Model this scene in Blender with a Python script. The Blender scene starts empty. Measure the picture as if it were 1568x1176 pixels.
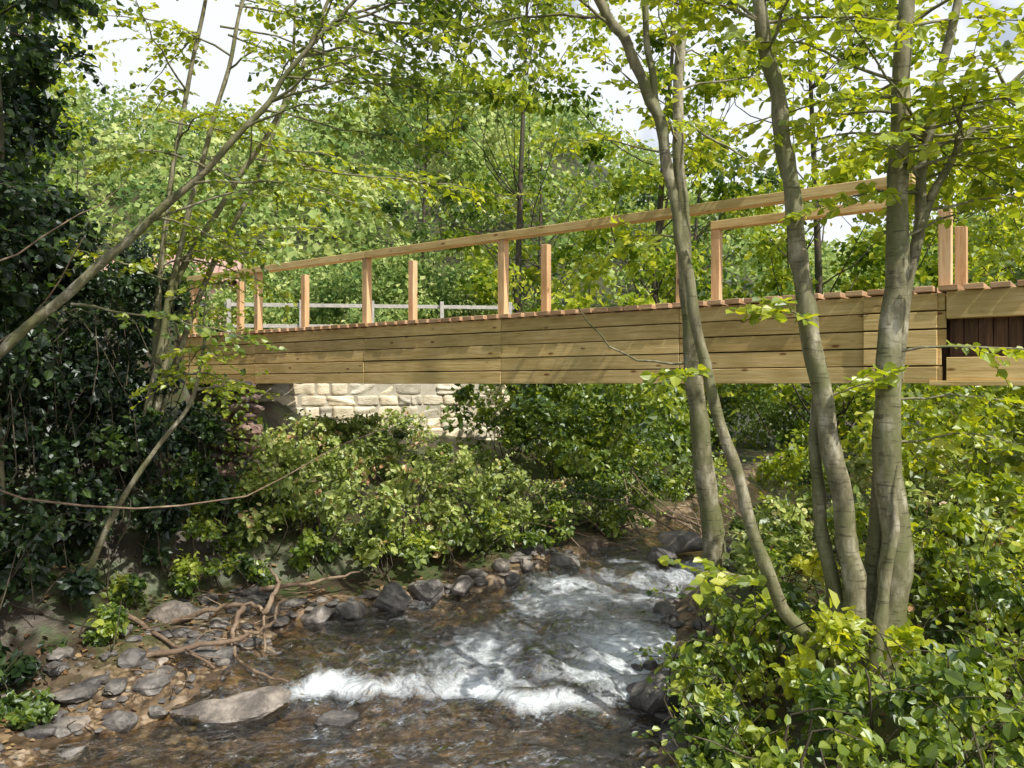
import bpy, math, numpy as np, bmesh
from mathutils import Vector, noise
rng=np.random.default_rng(11)
sc=bpy.context.scene
COL=sc.collection
def norm(a): return a/np.maximum(np.linalg.norm(a,axis=-1,keepdims=True),1e-9)
def sstep(x,a,b):
    t=np.clip((x-a)/(b-a),0,1); return t*t*(3-2*t)

# ------------------------------------------------------------ materials
def newmat(name):
    m=bpy.data.materials.new(name); m.use_nodes=True
    nt=m.node_tree; nt.nodes.clear(); return m,nt
def N(nt,t,**kw):
    n=nt.nodes.new(t)
    for k,v in kw.items(): setattr(n,k,v)
    return n
def L(nt,a,b): nt.links.new(a,b)
def ramp(nt,stops,interp='LINEAR'):
    r=nt.nodes.new('ShaderNodeValToRGB'); cr=r.color_ramp; cr.interpolation=interp
    while len(cr.elements)<len(stops): cr.elements.new(0.5)
    for e,(p,c) in zip(cr.elements,stops):
        e.position=p; e.color=(c[0],c[1],c[2],1)
    return r
def noise_n(nt,vec,scale,detail=4,rough=.55,dist=0):
    n=N(nt,'ShaderNodeTexNoise'); n.inputs['Scale'].default_value=scale
    n.inputs['Detail'].default_value=detail; n.inputs['Roughness'].default_value=rough
    n.inputs['Distortion'].default_value=dist
    if vec is not None: L(nt,vec,n.inputs['Vector'])
    return n
def leafmat(name,stops,tr=(1.9,2.0,.8),mix=.42,gl=.05):
    m,nt=newmat(name)
    at=N(nt,'ShaderNodeAttribute',attribute_name='v')
    r=ramp(nt,stops); L(nt,at.outputs['Fac'],r.inputs['Fac'])
    d=N(nt,'ShaderNodeBsdfDiffuse'); L(nt,r.outputs['Color'],d.inputs['Color'])
    mm=N(nt,'ShaderNodeVectorMath',operation='MULTIPLY'); L(nt,r.outputs['Color'],mm.inputs[0]); mm.inputs[1].default_value=tr
    t=N(nt,'ShaderNodeBsdfTranslucent'); L(nt,mm.outputs[0],t.inputs['Color'])
    mx=N(nt,'ShaderNodeMixShader'); mx.inputs[0].default_value=mix
    L(nt,d.outputs[0],mx.inputs[1]); L(nt,t.outputs[0],mx.inputs[2]); last=mx
    if gl>0:
        g=N(nt,'ShaderNodeBsdfGlossy'); g.inputs['Roughness'].default_value=.42; g.inputs['Color'].default_value=(.9,.95,1,1)
        m2=N(nt,'ShaderNodeMixShader'); m2.inputs[0].default_value=gl
        L(nt,mx.outputs[0],m2.inputs[1]); L(nt,g.outputs[0],m2.inputs[2]); last=m2
    o=N(nt,'ShaderNodeOutputMaterial'); L(nt,last.outputs[0],o.inputs[0]); return m
M_bright=leafmat('leaf_bright',[(0,(.12,.18,.02)),(.5,(.30,.39,.03)),(1,(.54,.56,.06))],mix=.5,tr=(2.0,1.8,.6))
M_brightf=leafmat('leaf_bright_far',[(0,(.07,.13,.02)),(.5,(.27,.36,.04)),(1,(.58,.60,.10))],mix=.45,tr=(1.7,1.6,.6),gl=0)
M_mid=leafmat('leaf_mid',[(0,(.045,.09,.02)),(.5,(.16,.24,.03)),(1,(.42,.48,.07))],tr=(1.9,1.8,.7))
M_shaded=leafmat('leaf_shaded',[(0,(.010,.024,.009)),(.6,(.028,.058,.015)),(1,(.09,.15,.03))],mix=.3)  # shade of the left bank put into the leaf colour
M_bramble=leafmat('leaf_bramble',[(0,(.10,.15,.03)),(.4,(.27,.35,.07)),(.8,(.52,.58,.18)),(.93,(.64,.62,.28)),(1,(.48,.28,.14))],mix=.33,tr=(1.4,1.4,.8))
M_far=leafmat('leaf_far',[(0,(.12,.21,.07)),(.5,(.34,.45,.15)),(1,(.62,.68,.30))],mix=.4,tr=(1.2,1.2,.8),gl=0)
M_litter=leafmat('leaf_litter',[(0,(.08,.05,.03)),(.5,(.2,.12,.06)),(1,(.36,.26,.14))],mix=.1,tr=(1.4,1.2,.8),gl=0)

def barkmat(name,c1,c2,c3,moss=(.05,.07,.02),mz=3.5):
    m,nt=newmat(name)
    tc=N(nt,'ShaderNodeTexCoord')
    mp=N(nt,'ShaderNodeMapping'); mp.inputs['Scale'].default_value=(9,9,mz); L(nt,tc.outputs['Object'],mp.inputs['Vector'])
    n1=noise_n(nt,mp.outputs[0],1.4,6,.68)
    n2=noise_n(nt,tc.outputs['Object'],2.6,4,.6)
    mp3=N(nt,'ShaderNodeMapping'); mp3.inputs['Scale'].default_value=(10,10,60); L(nt,tc.outputs['Object'],mp3.inputs['Vector'])
    n3=noise_n(nt,mp3.outputs[0],1.,2,.5)
    r=ramp(nt,[(.3,c1),(.5,c2),(.68,c3)]); L(nt,n1.outputs['Fac'],r.inputs['Fac'])
    r2=ramp(nt,[(.42,(0,0,0)),(.62,(.85,.85,.85))]); L(nt,n2.outputs['Fac'],r2.inputs['Fac'])
    mx=N(nt,'ShaderNodeMix',data_type='RGBA'); L(nt,r2.outputs[0],mx.inputs[0]); L(nt,r.outputs[0],mx.inputs[6]); mx.inputs[7].default_value=(*moss,1)
    r3=ramp(nt,[(.30,(.4,.37,.35)),(.42,(1,1,1))]); L(nt,n3.outputs['Fac'],r3.inputs['Fac'])
    mx2=N(nt,'ShaderNodeMix',data_type='RGBA',blend_type='MULTIPLY'); mx2.inputs[0].default_value=.85; L(nt,mx.outputs[2],mx2.inputs[6]); L(nt,r3.outputs[0],mx2.inputs[7])
    b=N(nt,'ShaderNodeBsdfPrincipled'); b.inputs['Roughness'].default_value=.75
    L(nt,mx2.outputs[2],b.inputs['Base Color'])
    bp=N(nt,'ShaderNodeBump'); bp.inputs['Strength'].default_value=.5; bp.inputs['Distance'].default_value=.015
    L(nt,n1.outputs['Fac'],bp.inputs['Height']); L(nt,bp.outputs[0],b.inputs['Normal'])
    o=N(nt,'ShaderNodeOutputMaterial'); L(nt,b.outputs[0],o.inputs[0]); return m
M_bark=barkmat('alder_bark',(.07,.065,.035),(.22,.20,.12),(.50,.47,.37),(.13,.14,.05))
M_bark2=barkmat('brown_bark',(.03,.022,.014),(.08,.06,.04),(.18,.14,.10),(.05,.055,.025))
M_drift=barkmat('driftwood_bark',(.10,.07,.045),(.24,.17,.11),(.42,.33,.24),(.15,.10,.07))

def woodmat(name,dark,mid,light,rot=False):
    m,nt=newmat(name)
    tc=N(nt,'ShaderNodeTexCoord'); at=N(nt,'ShaderNodeAttribute',attribute_name='v')
    cmb=N(nt,'ShaderNodeCombineXYZ')
    mul=N(nt,'ShaderNodeMath',operation='MULTIPLY'); mul.inputs[1].default_value=40; L(nt,at.outputs['Fac'],mul.inputs[0])
    L(nt,mul.outputs[0],cmb.inputs[0]); L(nt,mul.outputs[0],cmb.inputs[1])
    ad=N(nt,'ShaderNodeVectorMath',operation='ADD'); L(nt,tc.outputs['Object'],ad.inputs[0]); L(nt,cmb.outputs[0],ad.inputs[1])
    mp=N(nt,'ShaderNodeMapping'); mp.inputs['Scale'].default_value=(20,20,1.2) if rot else (1.2,20,20); L(nt,ad.outputs[0],mp.inputs['Vector'])
    n1=noise_n(nt,mp.outputs[0],2.2,5,.6,.6)
    n2=noise_n(nt,ad.outputs[0],1.7,3)
    r=ramp(nt,[(.3,dark),(.5,mid),(.72,light)]); L(nt,n1.outputs['Fac'],r.inputs['Fac'])
    mpk=N(nt,'ShaderNodeMapping'); mpk.inputs['Scale'].default_value=(7,7,2.6) if rot else (2.6,7,7); L(nt,ad.outputs[0],mpk.inputs['Vector'])
    vo=N(nt,'ShaderNodeTexVoronoi'); vo.inputs['Scale'].default_value=1.; L(nt,mpk.outputs[0],vo.inputs['Vector'])
    rk=ramp(nt,[(.06,(.35,.22,.15)),(.13,(1,1,1))]); L(nt,vo.outputs['Distance'],rk.inputs['Fac'])
    m1=N(nt,'ShaderNodeMix',data_type='RGBA',blend_type='MULTIPLY'); m1.inputs[0].default_value=1
    L(nt,r.outputs[0],m1.inputs[6]); L(nt,rk.outputs[0],m1.inputs[7])
    rv=ramp(nt,[(0,(.76,.72,.62)),(.5,(.95,.95,.95)),(1,(1.12,1.1,1.05))]); L(nt,at.outputs['Fac'],rv.inputs['Fac'])
    m2=N(nt,'ShaderNodeMix',data_type='RGBA',blend_type='MULTIPLY'); m2.inputs[0].default_value=1
    L(nt,m1.outputs[2],m2.inputs[6]); L(nt,rv.outputs[0],m2.inputs[7])
    rs=ramp(nt,[(.35,(.76,.77,.70)),(.6,(1,1,1))]); L(nt,n2.outputs['Fac'],rs.inputs['Fac'])
    m3=N(nt,'ShaderNodeMix',data_type='RGBA',blend_type='MULTIPLY'); m3.inputs[0].default_value=1
    L(nt,m2.outputs[2],m3.inputs[6]); L(nt,rs.outputs[0],m3.inputs[7])
    b=N(nt,'ShaderNodeBsdfPrincipled'); b.inputs['Roughness'].default_value=.7; L(nt,m3.outputs[2],b.inputs['Base Color'])
    bp=N(nt,'ShaderNodeBump'); bp.inputs['Strength'].default_value=.3; bp.inputs['Distance'].default_value=.01
    L(nt,n1.outputs['Fac'],bp.inputs['Height']); L(nt,bp.outputs[0],b.inputs['Normal'])
    o=N(nt,'ShaderNodeOutputMaterial'); L(nt,b.outputs[0],o.inputs[0]); return m
M_wood=woodmat('pine_boards',(.58,.39,.15),(.78,.57,.26),(.88,.70,.38))
M_woodv=woodmat('pine_posts',(.62,.36,.18),(.78,.51,.29),(.86,.62,.40),True)
M_deck=woodmat('deck_boards',(.42,.22,.12),(.62,.39,.24),(.76,.54,.36))
M_rust=woodmat('dark_brown_boards',(.06,.03,.02),(.12,.06,.035),(.18,.10,.06),True)

def stonemat(name,cols,scale=4,bump=.6):
    m,nt=newmat(name)
    tc=N(nt,'ShaderNodeTexCoord'); at=N(nt,'ShaderNodeAttribute',attribute_name='v')
    n1=noise_n(nt,tc.outputs['Object'],scale,7,.65)
    r=ramp(nt,[(.3,cols[0]),(.5,cols[1]),(.7,cols[2])]); L(nt,n1.outputs['Fac'],r.inputs['Fac'])
    rv=ramp(nt,[(0,(.55,.55,.56)),(.5,(.9,.9,.88)),(1,(1.3,1.22,1.1))]); L(nt,at.outputs['Fac'],rv.inputs['Fac'])
    m2=N(nt,'ShaderNodeMix',data_type='RGBA',blend_type='MULTIPLY'); m2.inputs[0].default_value=1
    L(nt,r.outputs[0],m2.inputs[6]); L(nt,rv.outputs[0],m2.inputs[7])
    b=N(nt,'ShaderNodeBsdfPrincipled'); b.inputs['Roughness'].default_value=.5; L(nt,m2.outputs[2],b.inputs['Base Color'])
    bp=N(nt,'ShaderNodeBump'); bp.inputs['Strength'].default_value=bump; bp.inputs['Distance'].default_value=.04
    L(nt,n1.outputs['Fac'],bp.inputs['Height']); L(nt,bp.outputs[0],b.inputs['Normal'])
    o=N(nt,'ShaderNodeOutputMaterial'); L(nt,b.outputs[0],o.inputs[0]); return m
M_rock=stonemat('river_stone',[(.045,.042,.044),(.14,.13,.125),(.36,.33,.31)],5,.9)
M_wall=stonemat('pale_stone',[(.42,.38,.28),(.62,.57,.46),(.74,.70,.6)],3)
M_abut=stonemat('purple_stone',[(.10,.065,.06),(.25,.17,.155),(.44,.35,.32)],6,1)

def plainmat(name,c,rough=.6,metal=0):
    m,nt=newmat(name); tc=N(nt,'ShaderNodeTexCoord'); n=noise_n(nt,tc.outputs['Object'],14,4)
    r=ramp(nt,[(.3,tuple(x*.75 for x in c)),(.7,tuple(min(1,x*1.15) for x in c))]); L(nt,n.outputs['Fac'],r.inputs['Fac'])
    b=N(nt,'ShaderNodeBsdfPrincipled'); b.inputs['Roughness'].default_value=rough; b.inputs['Metallic'].default_value=metal
    L(nt,r.outputs[0],b.inputs['Base Color']); o=N(nt,'ShaderNodeOutputMaterial'); L(nt,b.outputs[0],o.inputs[0]); return m
M_greyrail=plainmat('weathered_rail',(.5,.48,.44))

def groundmat():
    m,nt=newmat('ground_soil_gravel')
    tc=N(nt,'ShaderNodeTexCoord'); at=N(nt,'ShaderNodeAttribute',attribute_name='wet')
    nn=noise_n(nt,tc.outputs['Object'],7,3)
    vm=N(nt,'ShaderNodeVectorMath',operation='MULTIPLY_ADD'); L(nt,nn.outputs['Color'],vm.inputs[0]); vm.inputs[1].default_value=(.16,.16,.16); L(nt,tc.outputs['Object'],vm.inputs[2])
    cols=[]
    for s_ in (9,23):
        v=N(nt,'ShaderNodeTexVoronoi'); v.inputs['Scale'].default_value=s_; L(nt,vm.outputs[0],v.inputs['Vector'])
        sep=N(nt,'ShaderNodeSeparateColor'); L(nt,v.outputs['Color'],sep.inputs[0])
        rp=ramp(nt,[(0,(.08,.055,.035)),(.35,(.18,.12,.07)),(.7,(.31,.22,.13)),(1,(.44,.35,.26))]); L(nt,sep.outputs[0],rp.inputs['Fac'])
        rd=ramp(nt,[(.25,(1,1,1)),(.75,(.35,.33,.3))]); L(nt,v.outputs['Distance'],rd.inputs['Fac'])
        mp=N(nt,'ShaderNodeMix',data_type='RGBA',blend_type='MULTIPLY'); mp.inputs[0].default_value=1; L(nt,rp.outputs[0],mp.inputs[6]); L(nt,rd.outputs[0],mp.inputs[7])
        cols.append(mp.outputs[2])
    n5=noise_n(nt,tc.outputs['Object'],3.1,3,.6); r5=ramp(nt,[(.45,(0,0,0)),(.55,(1,1,1))]); L(nt,n5.outputs['Fac'],r5.inputs['Fac'])
    mpp=N(nt,'ShaderNodeMix',data_type='RGBA'); L(nt,r5.outputs[0],mpp.inputs[0]); L(nt,cols[0],mpp.inputs[6]); L(nt,cols[1],mpp.inputs[7])
    n1=noise_n(nt,tc.outputs['Object'],2.2,7,.72)
    rs=ramp(nt,[(.3,(.025,.02,.012)),(.45,(.06,.045,.028)),(.55,(.05,.075,.022)),(.65,(.10,.09,.045)),(.8,(.17,.14,.08))]); L(nt,n1.outputs['Fac'],rs.inputs['Fac'])
    mx=N(nt,'ShaderNodeMix',data_type='RGBA'); L(nt,at.outputs['Fac'],mx.inputs[0]); L(nt,rs.outputs[0],mx.inputs[6]); L(nt,mpp.outputs[2],mx.inputs[7])
    b=N(nt,'ShaderNodeBsdfPrincipled'); b.inputs['Roughness'].default_value=.5; L(nt,mx.outputs[2],b.inputs['Base Color'])
    bp=N(nt,'ShaderNodeBump'); bp.inputs['Strength'].default_value=.7; bp.inputs['Distance'].default_value=.05
    L(nt,n1.outputs['Fac'],bp.inputs['Height']); L(nt,bp.outputs[0],b.inputs['Normal'])
    o=N(nt,'ShaderNodeOutputMaterial'); L(nt,b.outputs[0],o.inputs[0]); return m
M_ground=groundmat()

def watermat():
    m,nt=newmat('stream_water')
    tc=N(nt,'ShaderNodeTexCoord'); at=N(nt,'ShaderNodeAttribute',attribute_name='foam')
    mp=N(nt,'ShaderNodeMapping'); mp.inputs['Scale'].default_value=(1.2,2.1,1); mp.inputs['Rotation'].default_value=(0,0,.2); L(nt,tc.outputs['Object'],mp.inputs['Vector'])
    n1=noise_n(nt,mp.outputs[0],3.6,5,.55,.9)
    bp=N(nt,'ShaderNodeBump'); bp.inputs['Strength'].default_value=1; bp.inputs['Distance'].default_value=.15; L(nt,n1.outputs['Fac'],bp.inputs['Height'])
    tr=N(nt,'ShaderNodeBsdfTransparent'); tr.inputs['Color'].default_value=(.86,.77,.56,1)
    gl=N(nt,'ShaderNodeBsdfGlossy'); gl.inputs['Roughness'].default_value=.05; gl.inputs['Color'].default_value=(.95,.97,1,1); L(nt,bp.outputs[0],gl.inputs['Normal'])
    fr=N(nt,'ShaderNodeFresnel'); fr.inputs['IOR'].default_value=1.4; L(nt,bp.outputs[0],fr.inputs['Normal'])
    fm=N(nt,'ShaderNodeMath',operation='MULTIPLY_ADD',use_clamp=True); fm.inputs[1].default_value=2.0; fm.inputs[2].default_value=.05; L(nt,fr.outputs[0],fm.inputs[0])
    mx=N(nt,'ShaderNodeMixShader'); L(nt,fm.outputs[0],mx.inputs[0]); L(nt,tr.outputs[0],mx.inputs[1]); L(nt,gl.outputs[0],mx.inputs[2])
    mpf=N(nt,'ShaderNodeMapping'); mpf.inputs['Scale'].default_value=(1.0,.8,1); mpf.inputs['Rotation'].default_value=(0,0,.35); L(nt,tc.outputs['Object'],mpf.inputs['Vector'])
    n3=noise_n(nt,mpf.outputs[0],7,7,.8,.9)
    a1=N(nt,'ShaderNodeMath',operation='ADD'); L(nt,at.outputs['Fac'],a1.inputs[0]); L(nt,n3.outputs['Fac'],a1.inputs[1])
    mr=N(nt,'ShaderNodeMapRange'); mr.inputs['From Min'].default_value=.77; mr.inputs['From Max'].default_value=1.32; L(nt,a1.outputs[0],mr.inputs['Value'])
    df=N(nt,'ShaderNodeBsdfDiffuse'); df.inputs['Color'].default_value=(.76,.82,.88,1); L(nt,bp.outputs[0],df.inputs['Normal'])
    m2=N(nt,'ShaderNodeMixShader'); L(nt,mr.outputs[0],m2.inputs[0]); L(nt,mx.outputs[0],m2.inputs[1]); L(nt,df.outputs[0],m2.inputs[2])
    o=N(nt,'ShaderNodeOutputMaterial'); L(nt,m2.outputs[0],o.inputs[0]); return m
M_water=watermat()

# ------------------------------------------------------------ mesh helpers
def make_mesh(name,V,loops,starts,mats,attrs=None,smooth=False,parent=None):
    me=bpy.data.meshes.new(name)
    V=np.asarray(V,dtype=np.float32); loops=np.asarray(loops,dtype=np.int32); starts=np.asarray(starts,dtype=np.int32)
    me.vertices.add(len(V)); me.vertices.foreach_set('co',V.ravel())
    me.loops.add(len(loops)); me.loops.foreach_set('vertex_index',loops)
    me.polygons.add(len(starts)); me.polygons.foreach_set('loop_start',starts)
    me.polygons.foreach_set('use_smooth',np.full(len(starts),bool(smooth)))
    me.update(calc_edges=True)
    for k,(dom,arr) in (attrs or {}).items():
        a=me.attributes.new(k,'FLOAT',dom); a.data.foreach_set('value',np.asarray(arr,dtype=np.float32))
    me.materials.append(mats)
    ob=bpy.data.objects.new(name,me); COL.objects.link(ob)
    if parent: ob.parent=parent
    return ob
def quads(name,V,F,mat,**kw):
    F=np.asarray(F,dtype=np.int32); k=F.shape[1]
    return make_mesh(name,V,F.ravel(),np.arange(len(F))*k,mat,**kw)
def empty(name,loc=(0,0,0),rz=0):
    e=bpy.data.objects.new(name,None); e.location=loc; e.rotation_euler=(0,0,rz); COL.objects.link(e); return e

class Leaves:
    def __init__(s): s.P=[];s.D=[];s.Nn=[];s.S=[];s.v=[]
    def add(s,P,D,Nn,S,v=None):
        n=len(P)
        s.P.append(P);s.D.append(D);s.Nn.append(Nn);s.S.append(np.broadcast_to(S,(n,)).copy())
        s.v.append(rng.random(n) if v is None else v)
    def build(s,name,mat,parent=None,w=.36,full=True):
        P=np.concatenate(s.P);D=norm(np.concatenate(s.D));Nn=np.concatenate(s.Nn);S=np.concatenate(s.S)[:,None];v=np.concatenate(s.v)
        Sd=norm(np.cross(D,Nn)); Nn=np.cross(Sd,D)
        if full: prof=[(0,0,0),(.28,w*.95,.10),(.68,w*.82,.08),(1,0,-.12),(.68,-w*.82,.08),(.28,-w*.95,.10)]; f=[(0,1,2,3),(3,4,5,0)]
        else: prof=[(0,0,0),(.5,w*1.1,.12),(1,0,-.05),(.5,-w*1.1,.12)]; f=[(0,1,2),(0,2,3)]
        k=len(prof); n=len(P)
        V=np.empty((n,k,3))
        for i,(a,b,c) in enumerate(prof): V[:,i]=P+S*(a*D+b*Sd+c*Nn)
        F=(np.arange(n)[:,None,None]*k+np.array(f)[None]).reshape(-1,len(f[0]))
        return quads(name,V.reshape(-1,3),F,mat,attrs={'v':('FACE',np.repeat(v,2))},parent=parent)
class Tubes:
    def __init__(s): s.V=[];s.F=[];s.n=0
    def add(s,pts,rad,k=6):
        pts=np.asarray(pts,float); m=len(pts); rad=np.broadcast_to(rad,(m,))
        T=norm(np.gradient(pts,axis=0)); ref=np.array([0.3,1,0.2]) if abs(T[0][1])<.8 else np.array([1,0.2,0.])
        A=norm(np.cross(T,ref)); B=np.cross(T,A)
        an=np.linspace(0,2*np.pi,k,endpoint=False)
        V=pts[:,None]+rad[:,None,None]*(np.cos(an)[None,:,None]*A[:,None]+np.sin(an)[None,:,None]*B[:,None])
        i=np.arange(m-1)[:,None]*k; j=np.arange(k)[None]; j2=(j+1)%k
        F=np.stack([i+j,i+j2,i+k+j2,i+k+j],-1).reshape(-1,4)+s.n
        s.V.append(V.reshape(-1,3)); s.F.append(F); s.n+=m*k
    def build(s,name,mat,parent=None):
        return quads(name,np.concatenate(s.V),np.concatenate(s.F),mat,smooth=True,parent=parent)
def catmull(P,R,sub=6):
    P=np.asarray(P,float);R=np.asarray(R,float)
    Q=np.vstack([2*P[0]-P[1],P,2*P[-1]-P[-2]]); out=[];ro=[]
    for i in range(len(P)-1):
        for t in np.linspace(0,1,sub,endpoint=False):
            a,b,c,d=Q[i:i+4]
            out.append(.5*((2*b)+(c-a)*t+(2*a-5*b+4*c-d)*t*t+(3*b-a-3*c+d)*t**3)); ro.append(R[i]*(1-t)+R[i+1]*t)
    out.append(P[-1]);ro.append(R[-1]); return np.array(out),np.array(ro)
class Boxes:
    def __init__(s): s.V=[];s.F=[];s.v=[];s.n=0
    def add(s,x0,x1,y0,y1,z0,z1,v=None,bev=.004):
        c=np.array([(x0+x1)/2,(y0+y1)/2,(z0+z1)/2]); h=np.array([x1-x0,y1-y0,z1-z0])/2
        bv=min(bev,h.min()*.4); bm=bmesh.new(); bmesh.ops.create_cube(bm,size=2)
        for q in bm.verts: q.co=Vector((q.co.x*h[0],q.co.y*h[1],q.co.z*h[2]))
        bmesh.ops.bevel(bm,geom=bm.edges[:],offset=bv,segments=1,affect='EDGES')
        bmesh.ops.triangulate(bm,faces=bm.faces[:])
        V=np.array([q.co[:] for q in bm.verts])+c
        bm.verts.index_update()
        F=np.array([[q.index for q in f.verts] for f in bm.faces])+s.n; bm.free()
        s.V.append(V);s.F.append(F);s.v.append(np.full(len(F),rng.random() if v is None else v)); s.n+=len(V)
    def build(s,name,mat,parent=None):
        return quads(name,np.concatenate(s.V),np.concatenate(s.F),mat,attrs={'v':('FACE',np.concatenate(s.v))},parent=parent)

# ------------------------------------------------------------ terrain
YS=np.array([-40,-6,2,5.0,5.9,6.6,7.35,7.8,8.2,8.6,9.1,10,12,15,20,30,80,400.])
LS=np.array([-6,-3.8,-3.5,-3.15,-2.5,-1.95,-1.95,-1.4,-.4,.25,.6,1.2,2.6,4.5,7,12,30,120])
RS=np.array([0,1.0,.8,.82,1.1,1.3,1.5,1.7,1.9,2.1,2.35,3.0,4.4,6.5,9.5,15,33,124])
ZY=np.array([-40,5.75,6.1,6.6,7.8,8.3,8.6,9.1,12,20,80,400.]); ZZ=np.array([0,0,.14,.2,.26,.29,.38,.42,.52,.8,2,2.])
def Lb(Y): return np.interp(Y,YS,LS)
def Rb(Y): return np.interp(Y,YS,RS)
def Zw(Y): return np.interp(Y,ZY,ZZ)
_ph=rng.random((4,12,3))*6.28
def sn(x,y,f,s=0):
    r=0
    for i in range(12):
        a=_ph[s,i,0]; ff=f*(.6+i*.13)
        r=r+np.sin((x*math.cos(a)+y*math.sin(a))*ff+_ph[s,i,1])
    return r/4.5
def H(X,Y):
    X=np.asarray(X,float);Y=np.asarray(Y,float)
    zw=Zw(Y); wob=.13*sn(X,Y,3.0,0)
    l=Lb(Y)-X+wob; r=X-Rb(Y)+wob
    bed=zw-.08-.11*np.clip(-np.maximum(l,r)/.6,0,1)+.05*sn(X,Y,6,1)
    bl_a=.02+.09*np.clip(l,0,1.5)+.75*np.clip(l-1.5,0,3.2)
    bl_b=.05+.06*np.clip(l,0,8)+.16*np.clip(l-3.3,0,5)
    k=sstep(Y,7.6,9.2)
    left=bl_a*(1-k)+bl_b*k
    left=left+1.9*sstep(X,-3.6,-5.6)*k*(1-sstep(left,1.4,3))
    right=.40*sstep(r,0,.9)+.10*np.clip(r,0,9)
    z=np.where(l>0,zw+left,np.where(r>0,zw+right,bed))
    sh=np.maximum(l,r); z=np.where((sh>-.25)&(sh<=0),zw-.10*(-sh/.25)+.03*sn(X,Y,8,2)*(-sh/.25),z)
    z=z+.04*sn(X,Y,4,1)*(sh>0)
    wl=(Y-(14.25+(X+4.6)*.42))
    z=np.where((Y>10)&(X>-5.8)&(X<1),np.minimum(z,2.1),z)
    ter=sstep(wl,.1,.35)*sstep(-X,.2,1.5)*sstep(60-Y,0,20)
    z=z*(1-ter)+3.05*ter
    lan=sstep(-X,5.7,6.1)*sstep(Y,11.8,13.0)*(1-sstep(Y,22,35)); z=np.where(z<3.1,z*(1-lan)+3.1*lan,z)
    mound=np.exp(-(((X-8.2)/2.2)**2+((Y-3.6)/2.2)**2)**2); z=z*(1-mound)+3.15*mound
    hill=sstep(Y,35,110)*(27+8*np.sin(X*.02+1)+4*sn(X,Y,.05,3))*(1-.7*sstep(X,-10,40))
    hill=hill+sstep(np.abs(X),25,90)*10+sstep(-Y,30,100)*12
    return z+hill
n=340
u=np.linspace(-1,1,n); w=10*u+30*u**3+360*np.abs(u)**7*np.sign(u)
gx,gy=np.meshgrid(w,w+8.); gz=H(gx,gy)
V=np.stack([gx,gy,gz],-1).reshape(-1,3)
idx=np.arange(n*n).reshape(n,n); F=np.stack([idx[:-1,:-1],idx[:-1,1:],idx[1:,1:],idx[1:,:-1]],-1).reshape(-1,4)
shore=np.maximum(Lb(gy)-gx,gx-Rb(gy)); near=np.where((gx<Lb(gy))&(gy<7.9),.9,.2)
wet=(1-sstep(shore,near*.4,near*1.2+.3)).ravel()
quads('ground',V,F,M_ground,attrs={'wet':('POINT',wet)},smooth=True)
ny=420; ys=np.concatenate([np.linspace(-30,3.5,30),np.linspace(3.55,10.5,ny),np.linspace(10.7,80,60)])
nxx=130; VV=[];FO=[]
for y in ys:
    l=Lb(y)-.6; r=Rb(y)+.6; xs=np.linspace(l,r,nxx)
    turb=np.exp(-((y-6.15)/.35)**2)*1.0+.9*np.exp(-((y-6.8)/.7)**2)+.9*np.exp(-((y-8.5)/.4)**2)+.45
    wig=.12*np.sin(xs*2.1+.5)+.07*np.sin(xs*5.3)+.05*np.sin(xs*11+1)
    yy=y*np.ones_like(xs)
    z=np.interp(y+wig,ZY,ZZ)+turb*.024*sn(xs,yy,9,2)+turb*.011*sn(xs,yy,24,1)
    fo=.58*np.exp(-((y-5.98+wig)/.11)**2)*sstep(xs,-2.0,-1.5)*(1-sstep(xs,.95,1.2))*(.8+.35*np.sin(xs*4+1))
    fo+=.20*np.exp(-((y-6.35+wig)/.3)**2)*sstep(xs,-1.3,-.1)
    fo+=.26*np.exp(-((y-6.85+.3*wig)/.3)**2)*sstep(xs,-.8,.3)
    fo+=.28*sstep(yy,5.92,6.1)*(1-sstep(yy,7.4,9.2))*sstep(xs,-2.0,-1.3)
    fo+=.40*np.exp(-((y-8.5+wig)/.22)**2)*sstep(xs,.0,.5)+.30*np.exp(-((y-8.0+wig)/.25)**2)*sstep(xs,-.5,.3)+.38*np.exp(-((y-9.0)/.25)**2)*sstep(xs,.8,1.2)
    fo+=.17*sn(xs*1.0,yy*.6,3.6,3)*np.exp(-((y-7.0)/1.6)**2)
    VV.append(np.stack([xs,yy,z],-1)); FO.append(fo)
VV=np.concatenate(VV); m_=len(ys); idx=np.arange(m_*nxx).reshape(m_,nxx)
F=np.stack([idx[:-1,:-1],idx[:-1,1:],idx[1:,1:],idx[1:,:-1]],-1).reshape(-1,4)
quads('stream_water',VV,F,M_water,attrs={'foam':('POINT',np.concatenate(FO))},smooth=True)

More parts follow.
